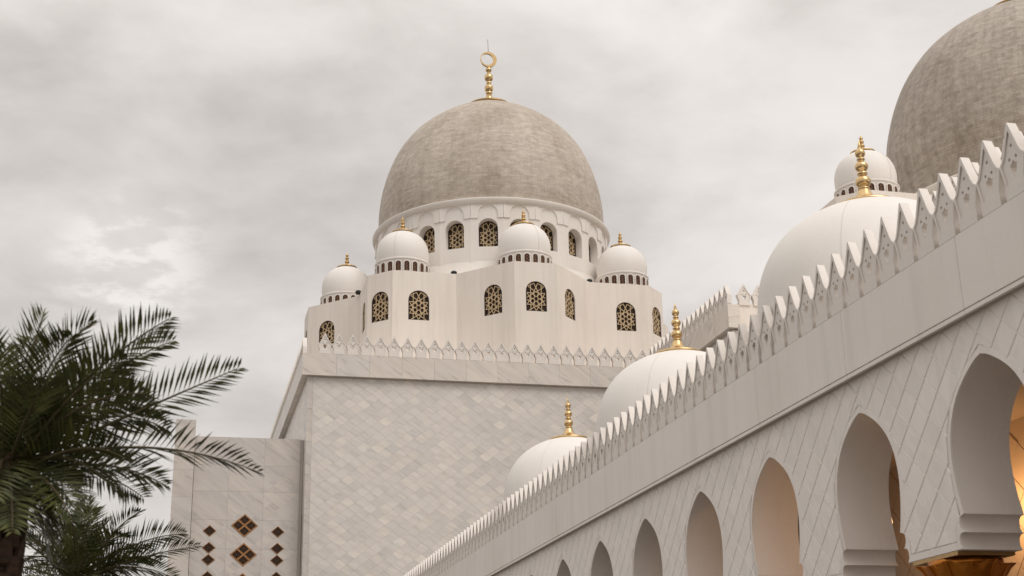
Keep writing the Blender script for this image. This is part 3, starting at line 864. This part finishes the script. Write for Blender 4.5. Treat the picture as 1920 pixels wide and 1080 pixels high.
# parapet band, its drip moulding, the merlons
PZ0, PZ1 = ZT, 9.51
for k in range(-1, 15):
    y0 = Y0 + SPC * (k - 1) + .006; y1 = Y0 + SPC * k - .006
    s = MB(); s.box(XP, y0, PZ0 + .075, XP + .5, y1, PZ1); s.build('parapet_panel', M['arcade'], arc)
    s = MB(); s.box(XP + .004, y0, PZ0 - .015, XP + .05, y1, PZ0 + .055); s.build('drip_moulding', M['arcade'], arc)
s = MB(); s.box(XP + .031, Y0 - 2 * SPC, PZ0 + .03, XW + .02, Y0 + 14 * SPC, PZ0 + .07); s.build('soffit', M['arcade'], arc)
ym = 16.381
n = 0
while ym < 77:
    put('merlon', MERLON, arc, (XP + .005, ym, PZ1 + .005), -PI / 2, (1.005, 1.0, 1.0)); ym += .6735; n += 1
s = MB(); s.box(XP + .20, Y0 - 2 * SPC, PZ1 + .002, XP + .36, Y0 + 14 * SPC, PZ1 + .22); s.build('merlon_kerb', M['arcade'], arc)
# gallery roof, ceiling and back wall
s = MB(); s.box(XP + .51, Y0 - 2 * SPC, 8.35, 18.0, Y0 + 14 * SPC, 8.95); s.build('roof_slab', M['white'], arc)
s = MB(); s.box(17.2, Y0 - 3 * SPC, 0, 17.9, Y0 + 14 * SPC, 8.34); s.build('back_wall', M['inner'], arc)
s = MB(); s.box(XB + .002, Y0 - 3 * SPC, 8.0, 17.19, Y0 + 14 * SPC, 8.34); s.build('ceiling', M['inner'], arc)
for jj in range(-4, 40):
    for ii in range(1, 9):
        if (jj + ii) % 2: continue
        cy = 20.0 + jj * .5; cz = 8.0 - ii * .5
        if not (20 < cy < 34): continue
        s = MB(); s.prism([(0, -.485, 0), (0, 0, -.485), (0, .485, 0), (0, 0, min(.485, 7.99 - cz))], (-.03, 0, 0)); s.build('back_tile', M['inner'], arc, (17.2, cy, cz))
# domes on the gallery roof
AD = MB(); AD.lathe([(r * 2.66, z * 2.56) for r, z in smooth_prof(ONION, 4)], 96); AD = AD.mesh('roof_dome', M['domewhite'])
AB = MB(); AB.lathe([(2.62, -1.6), (2.62, -.2), (2.68, -.15), (2.68, -.02), (2.56, .01)], 72); AB = AB.mesh('dome_base', M['white'])
AF = MB(); AF.lathe(finial_profile(1.76, 1.0), 40); AF = AF.mesh('finial', M['gold'])
AS = seam_mesh(2.66, 2.56, -.75, .2, 1.2, .005)
for k in range(-1, 3):
    y = 26.60 + 12.54 * k
    if k < 0: y = 26.60 - 12.54
    d_ = put('roof_dome', AD, arc, (15.15, y, 9.93)); put('dome_base', AB, d_); put('seam', AS, d_); put('finial', AF, d_, (0, 0, 3.36))
# columns under the piers: shaft with a gold palm-leaf capital
SH = MB(); SH.lathe([(.46, 0), (.46, .25), (.36, .35), (.33, .5), (.30, 3.15)], 24); SH = SH.mesh('column_shaft', M['arcade'])
CAPB = MB(); CAPB.lathe([(.30, 3.10), (.40, 3.16), (.40, 3.26), (.33, 3.32), (.36, 3.7), (.50, 4.15), (.62, 4.38), (.62, 4.46)], 28, cap=True); CAPB = CAPB.mesh('capital', M['capital'])
def cap_leaf():
    mb = MB(); rows = []
    for i in range(11):
        t_ = i / 10; rr_ = .36 + .16 * t_ + .30 * max(0, t_ - .35) ** 1.8 / (.65 ** 1.8) ; z_ = 3.3 + 1.15 * t_ - (.05 * max(0, t_ - .9) / .1)
        wdt = (.17 + .16 * t_) * (1 if t_ < .7 else math.sqrt(max(0, 1 - ((t_ - .7) / .31) ** 2))) + .004
        rows.append(mb.vs([(rr_ - (.03 + .07 * t_) * abs(s_) ** 1.6, s_ * wdt, z_) for s_ in (-1, -.55, 0, .55, 1)] ))
    for a, b2 in zip(rows, rows[1:]):
        for j in range(4): mb.face((a + j, a + j + 1, b2 + j + 1, b2 + j), True)
    rib = [(.36 + .16 * (i / 10) + .30 * max(0, i / 10 - .35) ** 1.8 / (.65 ** 1.8) + .008, 0, 3.3 + 1.15 * i / 10 - (.05 * max(0, i / 10 - .9) / .1)) for i in range(11)]
    mb.tube(rib, [.016] * 10 + [.006], 5)
    return mb.mesh('palm_leaf', M['capital'], fix=False)
CL = cap_leaf()
for k in range(-1, 9):
    c = (13.04, Y0 + SPC * (k + .5), 0)
    put('column_shaft', SH, arc, c)
    cp = put('capital', CAPB, arc, c)
    s = MB(); s.box(-.56, -.72, 4.47, .50, .72, 4.533); o_ = s.build('abacus', M['collar'], cp)
    for q in range(12):
        put('palm_leaf', CL, cp, (0, 0, 0 if q % 2 else -.04), 2 * PI * q / 12 + .1, (1, 1.05, 1) if q % 2 else (.96, 1, 1))
# lit lanterns that hang in the gallery (their glow shows through the arches)
def lantern(y, label, e):
    r = thing('hanging_lantern', label, 'lantern', (16.35, y, 6.5), 'lanterns hanging in the gallery')
    m = MB(); m.lathe([(.01, -.17), (.06, -.15), (.085, -.02), (.07, .09), (.04, .14)], 16); m.build('lamp_glass', M['lamp'], r, Vector(r.location))
    m = MB(); m.lathe([(.08, .12), (.05, .18), (.03, .22), (.02, .3)], 16); m.tube([(0, 0, .3), (0, 0, 1.68)], .012, 6); m.build('hanger', M['collar'], r, Vector(r.location))
    ld = bpy.data.lights.new('lantern_light', 'POINT'); ld.energy = e; ld.color = (1, .55, .22); ld.shadow_soft_size = .25
    lo = bpy.data.objects.new('lantern_light', ld); COL.objects.link(lo); lo.parent = r; lo.location = (0, 0, -.40)
lantern(Y0 + SPC * 1.5, 'lit hanging lantern behind the second pier of the gallery', 105)
lantern(Y0 + SPC * 2.5, 'lit hanging lantern deeper in the gallery', 8)

# ================================================================== PALMS
def frond_mesh(base, tip, sag, L=.40, n=46, droop=.25, seed=0, wid=.028, twist=None):
    rnd = random.Random(seed); mb = MB(); base, tip = Vector(base), Vector(tip)
    ctrl = base.lerp(tip, .55) + Vector((0, 0, sag))
    P = lambda t: base * (1 - t) ** 2 + ctrl * 2 * t * (1 - t) + tip * t * t
    pts = [P(i / 14) for i in range(15)]
    side0 = (tip - base).cross(Vector((0, 0, 1)))
    if side0.length < .15: side0 = Vector((1, .2, 0))
    side0.normalize()
    tw = rnd.uniform(-.5, .5)
    if twist is not None: tw = twist
    leaf = MB()
    for i in range(n):
        t = .13 + .87 * (i / (n - 1)) ** .95
        p = P(t); d = (P(min(t + .02, 1)) - P(max(t - .02, 0))).normalized()
        side = (side0 - d * side0.dot(d)).normalized(); upv = side.cross(d)
        side, upv = side * math.cos(tw) + upv * math.sin(tw), upv * math.cos(tw) - side * math.sin(tw)
        ln = L * (math.sin(PI * min(1, .18 + t * .75)) ** .7) * rnd.uniform(.82, 1.12)
        if t > .9: ln *= 1 - (t - .9) * 3
        for s in (1, -1):
            fwdk = .42 + .70 * t + rnd.uniform(-.12, .12)
            dirv = (side * s + d * fwdk + upv * (.30 + rnd.uniform(-.18, .22))).normalized()
            q1 = p + dirv * ln * .45; q2 = p + dirv * ln - Vector((0, 0, droop * ln * rnd.uniform(.0, .4)))
            wv = dirv.cross(upv).normalized() * wid * .5 * rnd.uniform(.8, 1.2); fold = upv * wid * .28
            i0 = leaf.vs([p, q1 - wv + fold, q1, q1 + wv + fold, q2])
            leaf.face((i0, i0 + 2, i0 + 1)); leaf.face((i0, i0 + 3, i0 + 2)); leaf.face((i0 + 1, i0 + 2, i0 + 4)); leaf.face((i0 + 2, i0 + 3, i0 + 4))
    ra = MB(); ra.tube(pts, [.024 - .019 * i / 14 for i in range(15)], 6)
    me1 = leaf.mesh('l', M['leaf'], fix=False); me2 = ra.mesh('r', M['rachis'])
    return multi([(me1, Matrix()), (me2, Matrix())], 'frond')
def palm(name, label, c, tips, nrand, rl, seed, trunk_r, L, right_cap):
    r = thing(name, label, 'palm tree', (c[0], c[1], 0)); rnd = random.Random(seed); C = Vector(c)
    m = MB(); zt_ = c[2] - .15
    m.lathe([(trunk_r * 1.5, 0), (trunk_r * 1.15, .4), (trunk_r, 1.2), (trunk_r * .95, zt_ - .6), (trunk_r * 1.15, zt_ - .2), (trunk_r * .8, zt_ + .15), (.03, zt_ + .3)], 18)
    m.build('trunk', M['trunk'], r, Vector(r.location))
    boot = MB(); boot.prism([(-.09, 0, 0), (.09, 0, 0), (.045, -.03, .24), (-.045, -.03, .24)], (0, -.05, .03)); BO = boot.mesh('leaf_base', M['trunk'])
    z = .5; k = 0
    while z < zt_:
        for q in range(8):
            a = 2 * PI * (q + .5 * (k % 2)) / 8 + rnd.uniform(-.1, .1)
            put('leaf_base', BO, r, (c[0] + trunk_r * .97 * math.sin(a), c[1] - trunk_r * .97 * math.cos(a), z), a)
        z += .17 if z > zt_ - 1.7 else .6; k += 1
    for i, (tp, sag) in enumerate(tips):
        b0 = C + (Vector(tp) - C).normalized() * .12 + Vector((0, 0, rnd.uniform(-.15, .12)))
        o = put('frond', frond_mesh(b0 - Vector(r.location), Vector(tp) - Vector(r.location), sag, L, 36, .2, seed * 100 + i, twist=(.45 + .12 * (i % 3) if tp[0] - C.x > 1.1 else None)), r, Vector(r.location))
    for i in range(nrand):
        az = 2 * PI * i * .382 + rnd.uniform(-.2, .2); el = math.radians(rnd.choice([-50, -28, -15, -5, 8, 20, 35, 50, 66]) + rnd.uniform(-7, 7))
        ln = rl * rnd.uniform(.75, 1.05)
        dv = Vector((math.cos(az) * math.cos(el), math.sin(az) * math.cos(el), math.sin(el)))
        if dv.x > .1: ln *= right_cap
        tp = C + dv * ln
        b0 = C + dv * .1 + Vector((0, 0, rnd.uniform(-.2, .1)))
        put('frond', frond_mesh(b0 - Vector(r.location), tp - Vector(r.location), ln * (.16 + .10 * math.cos(el)), L, 32, .3, seed * 100 + 50 + i), r, Vector(r.location))
    return r
palm('date_palm', 'tall dark date palm cut off by the left edge, nearest to the camera', (-1.72, 14.6, 4.42),
     [((-.17, 13.25, 5.68), .22), ((-.14, 14.46, 5.80), .34), ((.53, 13.6, 5.30), .02), ((.77, 13.68, 4.27), .42), ((-.12, 14.4, 4.25), .35), ((-.36, 15.6, 4.33), .35), ((-1.47, 14.5, 6.05), .1),
      ((-.98, 14.6, 6.0), .45), ((-1.88, 15.1, 5.82), .05), ((-.55, 13.3, 5.25), .4), ((-.6, 14.9, 5.5), .4), ((-.15, 14.0, 4.75), .55), ((-.5, 13.6, 4.35), .4), ((-1.1, 13.6, 5.55), .3), ((-.9, 15.2, 5.6), .4), ((-1.25, 13.3, 5.0), .3), ((-.35, 13.4, 4.95), .4), ((-.3, 14.6, 5.1), .5), ((-.55, 13.9, 4.05), .45), ((-.95, 13.6, 3.75), .4), ((-1.45, 13.4, 3.6), .35), ((-1.2, 14.6, 3.5), .4)],
     34, 1.75, 3, .21, .50, .5)
palm('date_palm', 'lower green date palm standing behind the dark one, beside the annex', (-1.62, 25.4, 4.55),
     [((.41, 24.8, 5.09), .15), ((.17, 24.75, 5.30), .30), ((-.61, 24.85, 5.68), .30), ((-1.5, 25.0, 5.92), .05), ((-2.43, 25.3, 5.58), .3), ((.08, 25.05, 4.55), .35), ((-1.98, 25.2, 5.70), .15), ((-.25, 25.3, 4.9), .4), ((-.8, 24.6, 5.2), .35), ((-2.8, 25.4, 5.6), .2)],
     40, 1.7, 5, .24, .50, .75)
